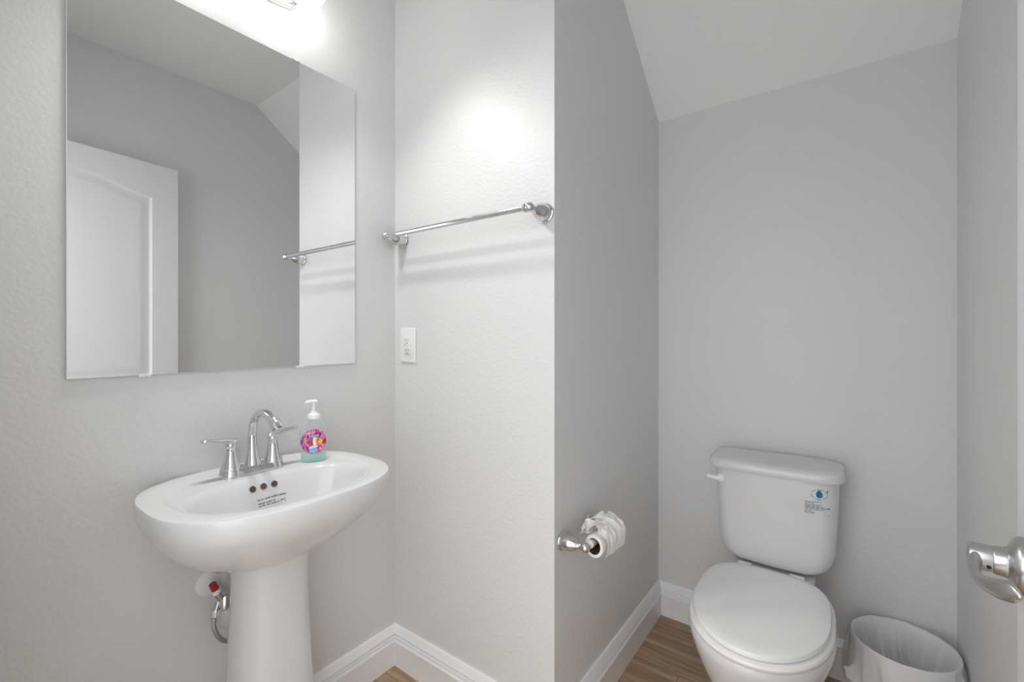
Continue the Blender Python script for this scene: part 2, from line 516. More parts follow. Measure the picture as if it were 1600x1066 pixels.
for y in LY:
    bm = bmesh.new()
    p = bez([(XA + 0.015, y, VZ + 0.005), (XA + 0.035, y, VZ + 0.012), (XA + 0.052, y, VZ + 0.040), (XA + 0.075, y, VZ + 0.068), (LX - 0.010, y, VZ + 0.074), (LX, y, VZ + 0.055)], 8)
    tube(bm, p, 0.0055, 16)
    lathe(bm, [(0.010, 0.0), (0.022, 0.006), (0.024, 0.024), (0.022, 0.026)], (LX, y, LZ + 0.083), (0, 0, -1), 28)
    obj('arm', shift(bm, vl.location), M_nickel, vl)
    bm = bmesh.new()
    prof = [(0.053 * math.sin(t), -0.053 * math.cos(t)) for t in (PI * (0.001 + 0.86 * i / 22) for i in range(23))]
    lathe(bm, prof + [(0.021, 0.060)], (LX, y, LZ), (0, 0, 1), 40)
    obj('glass_globe', shift(bm, vl.location), M_globe, vl, 60)
    ld = bpy.data.lights.new('added_spot', 'SPOT')       # spot added below the closed globe to push more light downward
    ld.shadow_soft_size = 0.03; ld.spot_size = R(150); ld.spot_blend = 1.0; ld.energy = ADDED_SPOT_W; ld.color = (1.0, 0.985, 0.96)
    lo = bpy.data.objects.new('added_spot', ld); COL.objects.link(lo)
    lo.location = (LX + 0.012, y, LZ - 0.0565); lo.rotation_euler = (0, R(-25), 0); lo.parent = vl
    lo.matrix_parent_inverse = Matrix.Translation(-vl.location)

# ------------------------------------------------------------------ pedestal sink
SY = 0.538
sink = thing('pedestal_sink', 'white oval pedestal sink below the mirror', 'sink', (-1.16, SY, 0))
rings = []
for z, xc, xb, xf, hw, nb, nf in [
    (0.650, -1.16, -1.24, -1.080, 0.080, 2.2, 2.2), (0.652, -1.16, -1.262, -1.055, 0.105, 2.2, 2.2),
    (0.662, -1.15, -1.296, -1.030, 0.132, 2.2, 2.1), (0.680, -1.13, -1.309, -1.000, 0.163, 2.2, 2.1),
    (0.704, -1.115, -1.3128, -0.968, 0.192, 2.3, 2.2), (0.730, -1.105, -1.3128, -0.938, 0.217, 2.5, 2.3),
    (0.757, -1.10, -1.3128, -0.913, 0.237, 2.7, 2.4), (0.782, -1.10, -1.3128, -0.895, 0.2495, 2.9, 2.5),
    (0.803, -1.10, -1.3128, -0.886, 0.2560, 3.0, 2.6), (0.822, -1.10, -1.3128, -0.884, 0.2575, 3.0, 2.6),
    (0.8305, -1.10, -1.3127, -0.8844, 0.2572, 3.0, 2.6), (0.8345, -1.10, -1.3122, -0.8862, 0.2555, 2.95, 2.6),
    (0.8358, -1.10, -1.3105, -0.8895, 0.2525, 2.9, 2.6), (0.8360, -1.10, -1.306, -0.902, 0.2400, 2.7, 2.5),
    (0.836, -1.10, -1.285, -0.911, 0.2220, 2.5, 2.45), (0.8350, -1.10, -1.278, -0.915, 0.2160, 2.4, 2.4),
    (0.8330, -1.10, -1.271, -0.919, 0.2115, 2.3, 2.4), (0.8315, -1.09, -1.262, -0.922, 0.2080, 2.2, 2.35),
    (0.8310, -1.08, -1.250, -0.925, 0.2040, 2.2, 2.3), (0.8305, -1.07, -1.196, -0.929, 0.2010, 2.1, 2.2),
    (0.8290, -1.06, -1.187, -0.933, 0.1980, 2.05, 2.15), (0.8255, -1.06, -1.180, -0.937, 0.1945, 2.0, 2.1),
    (0.818, -1.06, -1.1735, -0.943, 0.1895, 2.0, 2.1), (0.800, -1.06, -1.164, -0.951, 0.1815, 2.0, 2.1), (0.775, -1.06, -1.155, -0.963, 0.1690, 2.0, 2.1),
    (0.745, -1.06, -1.142, -0.980, 0.1480, 2.0, 2.1), (0.718, -1.06, -1.125, -1.000, 0.1170, 2.0, 2.1),
    (0.702, -1.06, -1.105, -1.020, 0.0750, 2.0, 2.0), (0.696, -1.062, -1.083, -1.042, 0.0250, 2.0, 2.0)]:
    rings.append(sring(xc, SY, xb, xf, hw, z, nb, nf))
bm = bmesh.new(); loft(bm, rings)
bmesh.ops.recalc_face_normals(bm, faces=bm.faces); bm.normal_update()
bvh_basin = BVHTree.FromBMesh(bm)
basin = obj('basin', shift(bm, sink.location), M_porc, sink, 40)
# pedestal column
bm = bmesh.new()
rings = []
PX, PYc = -1.155, 0.548
for z, rx, ry in [(0.0, 0.128, 0.132), (0.012, 0.131, 0.135), (0.035, 0.126, 0.129), (0.07, 0.119, 0.122), (0.14, 0.112, 0.115), (0.24, 0.0995, 0.1025), (0.34, 0.0895, 0.0925),
                  (0.42, 0.0865, 0.0895), (0.50, 0.0825, 0.0850), (0.56, 0.0805, 0.0830), (0.61, 0.0825, 0.0850), (0.67, 0.0880, 0.0900)]:
    rings.append(sring(PX, PYc, PX - rx, PX + rx, ry, z, 2.3, 2.3, 72))
loft(bm, rings)
obj('pedestal', shift(bm, sink.location), M_porc, sink, 40)
# overflow holes: cast onto the back slope of the bowl
def on_basin(y, z, lift=0.0):
    hit, nrm, *_ = bvh_basin.ray_cast(Vector((-1.05, y, z)), Vector((-1, 0, 0)))
    if nrm.x < 0: nrm = -nrm
    return hit + nrm * lift, nrm
for dy in (-0.026, 0.0, 0.026):
    c, nrm = on_basin(0.537 + dy, 0.8035)
    bm = bmesh.new()
    lathe(bm, [(0.0085, -0.004), (0.0085, 0.0008), (0.0078, 0.0012), (0.0066, 0.0004), (0.0060, -0.003)], c, nrm, 24)
    hole = obj('overflow_hole', shift(bm, sink.location), M_bronze, sink)
    bm = bmesh.new(); lathe(bm, [(0.0066, 0.0), (0.0066, 0.0012), (0.003, 0.0004)], c + nrm * -0.0002, nrm, 20)
    obj('hole_opening', shift(bm, sink.location), M_hole, hole)
bm = bmesh.new(); lathe(bm, [(0.022, -0.004), (0.022, 0.003), (0.018, 0.004), (0.0, 0.0035)], (-1.0625, SY, 0.697), (0, 0, 1), 28)
obj('drain', shift(bm, sink.location), M_chrome, sink)

def words(bm, origin, ux, uz, length, height, fn, seed, density=0.8):
    """a line of tiny unreadable print: letter-like strokes placed with fn(point) -> point on surface"""
    rnd = random.Random(seed)
    x = 0.0
    while x < length:
        w = rnd.uniform(1.2, 4.5) * height
        if x + w > length: w = length - x
        if w < 0.3 * height: break
        s = x
        while s < x + w - 0.05 * height:
            lw = min(rnd.uniform(0.35, 0.6) * height, x + w - s)
            hh = height * rnd.choice((0.68, 0.68, 1.0))
            qs = [(s, 0), (s + lw * density, 0), (s + lw * density, hh), (s, hh)]
            bm.faces.new([bm.verts.new(fn(origin, ux, uz, a, b)) for a, b in qs])
            s += lw
        x += w + 0.55 * height
def basin_fn(o, ux, uz, a, b):
    return on_basin(o[0] + a, o[1] + b, 0.0004)[0]
bm = bmesh.new()
words(bm, (0.518, 0.7745), 0, 0, 0.068, 0.0040, basin_fn, 1)
words(bm, (0.518, 0.7660), 0, 0, 0.042, 0.0036, basin_fn, 2)
words(bm, (0.518, 0.7605), 0, 0, 0.050, 0.0036, basin_fn, 3)
obj('printed_notice', shift(bm, sink.location), M_grey_ink, basin, 0)
bm = bmesh.new()
for ln in (((0.5695, 0.767), (0.583, 0.760)), ((0.5705, 0.758), (0.576, 0.767)), ((0.579, 0.767), (0.5825, 0.758)), ((0.570, 0.7625), (0.583, 0.7665))):
    (a, b), (c, d) = ln
    k = 0.0005
    bm.faces.new([bm.verts.new(basin_fn((y, z), 0, 0, 0, 0)) for y, z in ((a, b - k), (c, d - k), (c, d + k), (a, b + k))])
obj('printed_mark', shift(bm, sink.location), M_grey_ink, basin, 0)
c, nrm = on_basin(0.516, 0.748)
bm = bmesh.new(); lathe(bm, [(0.0026, 0.0002), (0.0026, 0.0005)], c, nrm, 14)
obj('printed_dot', shift(bm, sink.location), M_grey_ink, basin)

# ------------------------------------------------------------------ faucet
FX, FY, FZ = -1.225, 0.537, 0.831
fau = thing('faucet', 'chrome two-handle faucet on the back of the sink', 'faucet', (FX, FY, FZ))
def cap_ring(l, w, z, n=48):
    # rounded bar outline: half length l along y, half width w along x, pinched waist between handles
    out = []
    for i in range(n):
        t = 2 * PI * i / n
        x, y = w * math.cos(t), 0.0
        y = (l - w) * max(-1, min(1, math.sin(t) * 1.6)) + w * math.sin(t)
        out.append((FX + x, FY + y, FZ + z))
    return out
bm = bmesh.new()
loft(bm, [cap_ring(0.0775, 0.0275, 0.0), cap_ring(0.0775, 0.0275, 0.004), cap_ring(0.0755, 0.0255, 0.012), cap_ring(0.073, 0.022, 0.018), cap_ring(0.060, 0.012, 0.020)])
obj('base_plate', shift(bm, fau.location), M_chrome, fau, 35)
for s in (-1, 1):
    y = FY + s * 0.051
    bm = bmesh.new()
    lathe(bm, [(0.0268, 0.0), (0.0268, 0.003), (0.0250, 0.010), (0.0232, 0.0185), (0.0225, 0.0200), (0.0213, 0.0208), (0.0190, 0.030), (0.0160, 0.042),
               (0.0136, 0.054), (0.0122, 0.063), (0.0124, 0.0655), (0.0112, 0.0668), (0.0112, 0.070), (0.0122, 0.0712), (0.0128, 0.078), (0.0118, 0.0815), (0.006, 0.0835), (0.0, 0.084)],
          (FX, y, FZ), (0, 0, 1), 40)
    hb = obj('handle_body', shift(bm, fau.location), M_chrome, fau, 35)
    bm = bmesh.new()
    ctl = [((FX - 0.004, y - s * 0.0155, FZ + 0.0860), 0.0030, 0.0020), ((FX - 0.003, y - s * 0.011, FZ + 0.0855), 0.0105, 0.0062), ((FX, y + s * 0.002, FZ + 0.0855), 0.0130, 0.0088),
           ((FX + 0.002, y + s * 0.017, FZ + 0.0895), 0.0122, 0.0068), ((FX + 0.003, y + s * 0.036, FZ + 0.0935), 0.0120, 0.0054),
           ((FX + 0.004, y + s * 0.053, FZ + 0.0960), 0.0112, 0.0052), ((FX + 0.004, y + s * 0.063, FZ + 0.0972), 0.0085, 0.0048), ((FX + 0.004, y + s * 0.0665, FZ + 0.0976), 0.0020, 0.0015)]
    full = bez([(*p, a, b) for p, a, b in ctl], 6)
    tube(bm, [v[:3] for v in full], 0, 24, flat=[(max(v[3], .0005), max(v[4], .0005)) for v in full], upv=(0, 0, 1))
    obj('lever', shift(bm, fau.location), M_chrome, hb, 50)
bm = bmesh.new()
ctl = [((FX, FY, FZ + 0.010), 0.0235), ((FX, FY, FZ + 0.022), 0.0190), ((FX - 0.001, FY, FZ + 0.045), 0.0142), ((FX - 0.002, FY, FZ + 0.075), 0.0112), ((FX - 0.001, FY, FZ + 0.102), 0.0102),
       ((FX + 0.009, FY, FZ + 0.130), 0.0098), ((FX + 0.033, FY, FZ + 0.150), 0.0098), ((FX + 0.066, FY, FZ + 0.1555), 0.0104), ((FX + 0.098, FY, FZ + 0.1480), 0.0122),
       ((FX + 0.121, FY, FZ + 0.1340), 0.0146), ((FX + 0.131, FY, FZ + 0.1235), 0.0156)]
full = bez([(*p, r) for p, r in ctl], 8)
tube(bm, [v[:3] for v in full], [v[3] for v in full], 28, upv=(0, 1, 0))
sp = obj('spout', shift(bm, fau.location), M_chrome, fau, 45)
bm = bmesh.new(); tube(bm, [(FX + 0.1305, FY, FZ + 0.124), (FX + 0.1330, FY, FZ + 0.1205)], 0.0115, 24)
obj('aerator', shift(bm, fau.location), M_nickel, sp)

# ------------------------------------------------------------------ soap bottle
SBX, SBY, SBZ = -1.196, 0.686, 0.8312
soap = thing('soap_dispenser', 'clear pump bottle of aqua soap with pink round label on the sink', 'soap bottle', (SBX, SBY, SBZ))
_v = Vector((0 - SBX, 0 - SBY, 0)).normalized()
soap.rotation_euler = (0, 0, math.atan2(_v.y, _v.x) + PI / 2 + R(4))     # local -y faces the room
prof = [(0.0300, 0.0245, 0.0), (0.0318, 0.0250, 0.003), (0.0325, 0.0245, 0.020), (0.0352, 0.0225, 0.045), (0.0362, 0.0205, 0.062), (0.0350, 0.0190, 0.080),
        (0.0305, 0.0170, 0.096), (0.0235, 0.0150, 0.108), (0.0160, 0.0130, 0.115), (0.0135, 0.0125, 0.118)]
def ell(a, b, z, n=48): return [(a * math.cos(2 * PI * i / n), b * math.sin(2 * PI * i / n), z) for i in range(n)]
fullp = bez(prof, 5)
bm = bmesh.new(); loft(bm, [ell(v[0], v[1], v[2]) for v in fullp])
obj('bottle', bm, M_clear, soap, 50)
bm = bmesh.new(); loft(bm, [ell(v[0] - 0.0014, v[1] - 0.0014, max(v[2], 0.0014)) for v in fullp if v[2] < 0.0245])
obj('liquid_soap', bm, M_soap, soap, 50)
def depth_at(x, z):
    for a, b in zip(fullp, fullp[1:]):
        if a[2] <= z <= b[2]:
            f = (z - a[2]) / max(b[2] - a[2], 1e-9)
            w, d = a[0] + (b[0] - a[0]) * f, a[1] + (b[1] - a[1]) * f
            return -d * math.sqrt(max(0.0, 1 - (x / w) ** 2))
    return -0.02
def lab(x, z, lift): return (x, depth_at(x, z) - lift, z)
LCZ = 0.0565
def label_disc(bm, cx, cz, a, b, lift, rot=0.0, n=36, rr=6):
    c, s = math.cos(rot), math.sin(rot)
    rings = []
    for k in range(rr + 1):
        f = max(k / rr, 0.01)
        rings.append([lab(cx + (a * f * math.cos(t)) * c - (b * f * math.sin(t)) * s, cz + (a * f * math.cos(t)) * s + (b * f * math.sin(t)) * c, lift)
                      for t in (2 * PI * i / n for i in range(n))])
    loft(bm, rings, True, False)
bm = bmesh.new(); label_disc(bm, -0.001, LCZ, 0.0330, 0.0335, 0.0006)
lb = obj('front_label', bm, M_label, soap, 60)
def part(name, m, *discs):
    bm = bmesh.new()
    for d in discs: label_disc(bm, *d)
    return obj(name, bm, m, lb, 60)
part('fish_print', M_fish_red, (-0.008, LCZ - 0.001, 0.0095, 0.0085, 0.0011))
part('fin_print', M_fish_red, (0.026, LCZ - 0.003, 0.0045, 0.0065, 0.0010))
part('fish_stripe', M_white_ink, (0.0015, LCZ - 0.0005, 0.0050, 0.0125, 0.0014))
part('fish_face', M_fish_org, (0.0130, LCZ + 0.0005, 0.0095, 0.0090, 0.0017))
part('fish_cheek', M_fish_yel, (0.0155, LCZ - 0.0005, 0.0058, 0.0066, 0.0020))
part('fish_eye', M_black, (0.0105, LCZ + 0.0030, 0.0016, 0.0016, 0.0023))
part('dot_print', M_black, (-0.0150, LCZ - 0.0150, 0.0022, 0.0020, 0.0014))
part('water_print', M_sky_ink, (-0.002, LCZ - 0.0235, 0.0110, 0.0072, 0.0011))
part('belly_print', M_white_ink, (-0.003, LCZ - 0.0150, 0.0120, 0.0030, 0.0010, 0.15))
bm = bmesh.new()
for i in range(12):
    x0, x1 = -0.0175 + 0.034 * i / 12, -0.0175 + 0.034 * (i + 1) / 12
    bm.faces.new([bm.verts.new(lab(x, LCZ + z + x * 0.12, 0.0013)) for x, z in ((x0, 0.0125), (x1, 0.0125), (x1, 0.0205), (x0, 0.0205))])
obj('name_band', bm, M_navy, lb, 0)
cu = bpy.data.curves.new('name_text', 'FONT')
cu.body = 'Softsoap'; cu.size = 0.0088; cu.align_x = 'CENTER'; cu.align_y = 'CENTER'; cu.offset = 0.00012
tmp = bpy.data.objects.new('name_text_curve', cu); COL.objects.link(tmp)
bpy.context.view_layer.update()
me = bpy.data.meshes.new_from_object(tmp.evaluated_get(bpy.context.evaluated_depsgraph_get()))
bpy.data.objects.remove(tmp)
for v in me.vertices:
    x, y = v.co.x * 0.86 - 0.0005, v.co.y
    v.co = lab(x, LCZ + 0.0165 + y + x * 0.12, 0.0019)
me.materials.clear(); me.materials.append(M_white_ink)
to = bpy.data.objects.new('name_text', me); COL.objects.link(to); to.parent = lb
bm = bmesh.new()
lathe(bm, [(0.0150, 0.1165), (0.0166, 0.1170), (0.0166, 0.1270), (0.0150, 0.1300), (0.0110, 0.1320), (0.0085, 0.1360), (0.0068, 0.1395)], (0, 0, 0), (0, 0, 1), 36)
col = obj('pump_collar', bm, M_pump, soap, 35)
bm = bmesh.new()
lathe(bm, [(0.0052, 0.137), (0.0050, 0.158), (0.0062, 0.160), (0.0100, 0.1615), (0.0112, 0.1635), (0.0110, 0.1660), (0.0080, 0.1680), (0.0, 0.1688)], (0, 0, 0), (0, 0, 1), 32)
tube(bm, bez([(-0.002, 0, 0.1640), (-0.012, 0, 0.1642), (-0.0185, 0, 0.1625), (-0.0205, 0, 0.1600)], 5), interp([0.0048, 0.0046, 0.0038, 0.0030], 16), 16)
obj('pump_head', bm, M_pump, soap, 40)

# ------------------------------------------------------------------ plumbing under the sink
VX = -1.257
val = thing('shutoff_valve', 'chrome shutoff valve with red cap beneath the left of the sink', 'valve', (XA, 0.475, 0.545))
bm = bmesh.new(); lathe(bm, [(0.0355, 0.0), (0.0355, 0.003), (0.031, 0.008), (0.018, 0.012), (0.010, 0.0125)], (XA, 0.475, 0.546), (1, 0, 0), 40)
o = obj('escutcheon', shift(bm, val.location), M_plast, val); o['label'] = 'white round wall flange'
bm = bmesh.new(); tube(bm, [(XA + 0.008, 0.475, 0.536), (VX, 0.475, 0.523)], 0.0075, 18)
tube(bm, [(VX, 0.4675, 0.540), (VX, 0.4780, 0.519)], 0.0105, 20)
tube(bm, [(VX - 0.001, 0.4735, 0.526), (VX - 0.001, 0.4650, 0.497)], 0.0078, 16)
obj('valve_body', shift(bm, val.location), M_chrome, val)
bm = bmesh.new(); tube(bm, [(VX, 0.4655, 0.5445), (VX, 0.4575, 0.5665)], [0.0085, 0.0082], 20)
o = obj('cap', shift(bm, val.location), M_red, val); o['label'] = 'red plastic cap'
bm = bmesh.new(); tube(bm, [(VX, 0.4635, 0.5495), (VX, 0.4685, 0.5375)], 0.0094, 20)
obj('collar', shift(bm, val.location), M_plast, val)
bm = bmesh.new()
lathe(bm, [(0.004, -0.002), (0.0150, 0.000), (0.0185, 0.004), (0.0185, 0.009), (0.0165, 0.013), (0.010, 0.0155), (0.0, 0.016)], (VX + 0.002, 0.4845, 0.509), (0.80, -0.35, 0.15), 28, sx=0.68, sy=1.0)
obj('valve_handle', shift(bm, val.location), M_chrome, val)
bm = bmesh.new()
for k in range(9):
    a = 2 * PI * k / 9
    box(bm, (VX + 0.0005, 0.4845 + 0.0118 * math.cos(a) - 0.0016, 0.509 + 0.0172 * math.sin(a) - 0.0016), (VX + 0.0095, 0.4845 + 0.0118 * math.cos(a) + 0.0016, 0.509 + 0.0172 * math.sin(a) + 0.0016), 0.0005)
obj('reflection_ribs', shift(bm, val.location), M_dark, val)  # dark ribs painted in for the dark reflections of the chrome handle
bm = bmesh.new(); lathe(bm, [(0.0078, 0.0), (0.0088, 0.002), (0.0088, 0.016), (0.0070, 0.019)], (VX - 0.001, 0.4635, 0.499), (0, -0.1, -1), 6)
obj('hose_nut', shift(bm, val.location), M_chrome, val, 20)
hp = bez([(VX - 0.001, 0.4620, 0.483), (VX - 0.001, 0.4605, 0.470), (VX, 0.4620, 0.452), (VX + 0.001, 0.4700, 0.430), (VX + 0.001, 0.4840, 0.412), (VX, 0.5020, 0.402), (VX - 0.004, 0.524, 0.404),
          (VX - 0.004, 0.552, 0.43), (VX - 0.004, 0.560, 0.50), (VX - 0.004, 0.556, 0.58), (VX - 0.002, 0.550, 0.648)], 8)
bm = bmesh.new(); tube(bm, hp, 0.0056, 16)
obj('supply_hose', shift(bm, val.location), M_braid, val, 50)
drn = thing('drain_pipe', 'white drain pipe with wall flange half hidden behind the pedestal', 'pipe', (XA, 0.520, 0.452))
bm = bmesh.new(); lathe(bm, [(0.043, 0.0), (0.043, 0.003), (0.038, 0.010), (0.024, 0.014), (0.020, 0.0145)], (XA, 0.520, 0.452), (1, 0, 0), 40)
obj('escutcheon', shift(bm, drn.location), M_plast, drn)
bm = bmesh.new(); tube(bm, [(XA + 0.008, 0.520, 0.452), (XA + 0.050, 0.520, 0.452)], 0.018, 24)
obj('pipe', shift(bm, drn.location), M_plast, drn)

# ------------------------------------------------------------------ outlet
oy = YB
ol = thing('power_outlet', 'white electrical outlet plate on the wall below the towel bar', 'outlet', (-1.2385, oy, 1.145))
bm = bmesh.new(); box(bm, (-1.2775, oy - 0.006, 1.0845), (-1.1995, oy, 1.2065), 0.0028, 3)
obj('cover_plate', shift(bm, ol.location), M_plast, ol)
bm = bmesh.new(); box(bm, (-1.2555, oy - 0.0085, 1.1115), (-1.2215, oy - 0.0045, 1.1795), 0.0012, 2)
rc = obj('receptacle', shift(bm, ol.location), M_plast, ol)
for z in (1.163, 1.128):
    for dx, hh in ((-0.0062, 0.0042), (0.0062, 0.0036)):
        bm = bmesh.new(); box(bm, (-1.2385 + dx - 0.0011, oy - 0.0088, z - hh), (-1.2385 + dx + 0.0011, oy - 0.0080, z + hh))
        obj('slot', shift(bm, ol.location), M_dark, rc, 0)
    bm = bmesh.new(); lathe(bm, [(0.0025, 0), (0.0025, 0.0008)], (-1.2385, oy - 0.0080, z - 0.0098), (0, -1, 0), 16)
    obj('ground_hole', shift(bm, ol.location), M_dark, rc)
for z in (1.1485, 1.1425):
    bm = bmesh.new(); box(bm, (-1.2430, oy - 0.0094, z - 0.0021), (-1.2300, oy - 0.0080, z + 0.0021), 0.0005)
    obj('test_button', shift(bm, ol.location), M_plast, rc)
bm = bmesh.new(); box(bm, (-1.2500, oy - 0.0090, 1.1450), (-1.2475, oy - 0.0080, 1.1490)); obj('indicator', shift(bm, ol.location), M_dark, rc, 0)
bm = bmesh.new()
words(bm, (-1.2500, 1.1132), 0, 0, 0.024, 0.0022, lambda o_, a_, b_, a, b: (o_[0] + a, oy - 0.0087, o_[1] + b), 5)
obj('printed_line', shift(bm, ol.location), M_grey_ink, rc, 0)
for z in (1.194, 1.097):
    bm = bmesh.new(); lathe(bm, [(0.0028, 0), (0.0022, 0.0012), (0.0, 0.0013)], (-1.2385, oy - 0.0058, z), (0, -1, 0), 14)
    obj('screw', shift(bm, ol.location), M_plast, ol)

# ------------------------------------------------------------------ bar holders: bell posts of towel bar and paper holder
def post(bm, base, ax, k=1.0, proj=0.075):
    pr = [(0.0270, 0.0), (0.0280, 0.002), (0.0270, 0.0045), (0.0245, 0.0055), (0.0236, 0.0068), (0.0240, 0.012), (0.0236, 0.022), (0.0215, 0.032),
          (0.0175, 0.042), (0.0130, 0.0495), (0.0100, 0.0540), (0.0092, 0.0565)]
    ball = [(0.0135 * math.sin(t), proj - 0.0135 * math.cos(t)) for t in (PI * (0.24 + 0.76 * i / 14) for i in range(15))]
    lathe(bm, [(r * k, h) for r, h in pr] + [(r, h) for r, h in ball], base, ax, 36, True, True)
tb = thing('towel_bar', 'empty chrome towel bar on the wall right of the mirror', 'towel bar', (-0.97, YB, 1.519))
TBY = YB - 0.078
for x in (-1.268, -0.672):
    bm = bmesh.new(); post(bm, (x, YB, 1.519), (0, -1, 0), 1.0, 0.078)
    obj('post', shift(bm, tb.location), M_chrome, tb, 35)
bm = bmesh.new(); tube(bm, [(-1.262, TBY, 1.519), (-0.680, TBY, 1.519)], 0.0082, 24)
for x, s in ((-1.268, 1), (-0.672, -1)):
    lathe(bm, [(0.0120, 0.010), (0.0122, 0.014), (0.0108, 0.016), (0.0100, 0.019)], (x, TBY, 1.519), (s, 0, 0), 24)
obj('bar', shift(bm, tb.location), M_chrome, tb, 35)

PZ, PXr = 0.602, XC + 0.073
th = thing('toilet_paper_holder', 'chrome two-post toilet paper holder low on the niche wall', 'toilet paper holder', (XC, 1.186, PZ))
for y in (1.106, 1.266):
    bm = bmesh.new(); post(bm, (XC, y, PZ), (1, 0, 0), 0.92, 0.073)
    obj('post', shift(bm, th.location), M_chrome, th, 35)
bm = bmesh.new()
lathe(bm, [(0.006, 0.0), (0.006, 0.012), (0.0115, 0.0135), (0.0115, 0.068), (0.0105, 0.070), (0.0105, 0.122), (0.006, 0.1235), (0.006, 0.136)], (PXr, 1.118, PZ), (0, 1, 0), 28)
o = obj('roller', shift(bm, th.location), M_plast, th, 35); o['label'] = 'white spring roller'

RX, RZ, RY0, RY1 = PXr + 0.0085, PZ - 0.0065, 1.140, 1.243
roll = thing('toilet_paper_roll', 'nearly used toilet paper roll with crumpled loose end on chrome holder', 'toilet paper', (RX, RY0, RZ))
def arc(r, y, n=48): return [(RX + 0.87 * r * math.cos(2 * PI * i / n), y, RZ + r * math.sin(2 * PI * i / n)) for i in range(n)]
bm = bmesh.new()
loft(bm, [arc(0.0225, RY1), arc(0.0310, RY1), arc(0.0320, RY1 - 0.002), arc(0.0320, RY0 + 0.002), arc(0.0310, RY0), arc(0.0225, RY0)], False, False)
obj('paper', shift(bm, roll.location), M_paper, roll, 40)
bm = bmesh.new()
loft(bm, [arc(0.0227, RY0 - 0.0008), arc(0.0227, RY1 + 0.0008), arc(0.0215, RY1 + 0.0008), arc(0.0215, RY0 - 0.0008), arc(0.0227, RY0 - 0.0008)], False, False)
o = obj('core', shift(bm, roll.location), M_core, roll, 40); o['label'] = 'brown cardboard core'
bm = bmesh.new()
pth = bez([(0.0340, -0.022), (0.0375, -0.002), (0.0385, 0.016), (0.0310, 0.034), (0.0180, 0.045), (0.0060, 0.052), (-0.0060, 0.060), (-0.0160, 0.050), (-0.0260, 0.052), (-0.0370, 0.040), (-0.0400, 0.028), (-0.0300, 0.024)], 5)
nv, nu = len(pth), 34
gr = []
for j, p in enumerate(pth):
    row = []
    fj = j / (nv - 1)
    for i in range(nu):
        fu = i / (nu - 1)
        y = RY0 - 0.002 + (RY1 - RY0 + 0.008) * fu
        q = Vector((p[0], 0, p[1]))
        amp = 0.003 + 0.016 * min(1, max(0, fj - 0.12) * 2.2)
        nn = noise.noise_vector(Vector((fu * 4.2, fj * 5.0, 3.1)))
        n2 = noise.noise_vector(Vector((fu * 11, fj * 9.0, 8.4)))
        d = nn * amp + n2 * amp * 0.35
        if fj < 0.35: d.x = abs(d.x)
        z = q.z + d.z * 0.9 + 0.010 * fj * (1 - fj) * 4 * (fu - 0.3)
        x = q.x + d.x + 0.010 * fu * (1 - fj)
        r = math.hypot(x, z)
        if r < 0.0332: x, z = x * 0.0332 / r, z * 0.0332 / r
        row.append(bm.verts.new((RX + x, y + d.y * 1.1 * (0.4 + fj), RZ + z)))
    gr.append(row)
for a, b in zip(gr, gr[1:]):
    for i in range(nu - 1): bm.faces.new((a[i], a[i + 1], b[i + 1], b[i]))
obj('loose_sheet', shift(bm, roll.location), M_paper, roll, 70)

# ------------------------------------------------------------------ toilet
TX = -0.200
toi = thing('toilet', 'white two-piece toilet with closed lid in the niche', 'toilet', (TX, 1.55, 0))
def tring(z, yf, yb, hw, nf=2.1, nb=3.0, yc=1.47, NN=96):
    # front towards -y
    out = []
    for i in range(NN):
        t = 2 * PI * i / NN
        c, s = math.cos(t), math.sin(t)
        e = nf if s < 0 else nb
        ay = (yc - yf) if s < 0 else (yb - yc)
        out.append((TX + math.copysign(abs(c) ** (2 / e), c) * hw, yc + math.copysign(abs(s) ** (2 / e), s) * ay, z))
    return out
bm = bmesh.new()
loft(bm, [tring(0.0, 1.305, 1.85, 0.120), tring(0.02, 1.305, 1.85, 0.120), tring(0.05, 1.315, 1.84, 0.110), tring(0.12, 1.315, 1.82, 0.104), tring(0.18, 1.295, 1.80, 0.116),
          tring(0.24, 1.262, 1.79, 0.142), tring(0.29, 1.236, 1.77, 0.162), tring(0.325, 1.222, 1.76, 0.174), tring(0.350, 1.214, 1.755, 0.1800), tring(0.368, 1.212, 1.75, 0.1815),
          tring(0.376, 1.216, 1.745, 0.178), tring(0.378, 1.226, 1.735, 0.168)])
bowl = obj('bowl', shift(bm, toi.location), M_porc, toi, 40)
bm = bmesh.new()
loft(bm, [rrect(TX - 0.090, TX + 0.090, 1.60, 1.895, 0.22, 0.035), rrect(TX - 0.115, TX + 0.115, 1.60, 1.90, 0.30, 0.035), rrect(TX - 0.122, TX + 0.122, 1.62, 1.90, 0.384, 0.035), rrect(TX - 0.120, TX + 0.120, 1.625, 1.898, 0.391, 0.035), rrect(TX - 0.112, TX + 0.112, 1.635, 1.89, 0.393, 0.035)])
obj('tank_shelf', shift(bm, toi.location), M_porc, toi, 35)
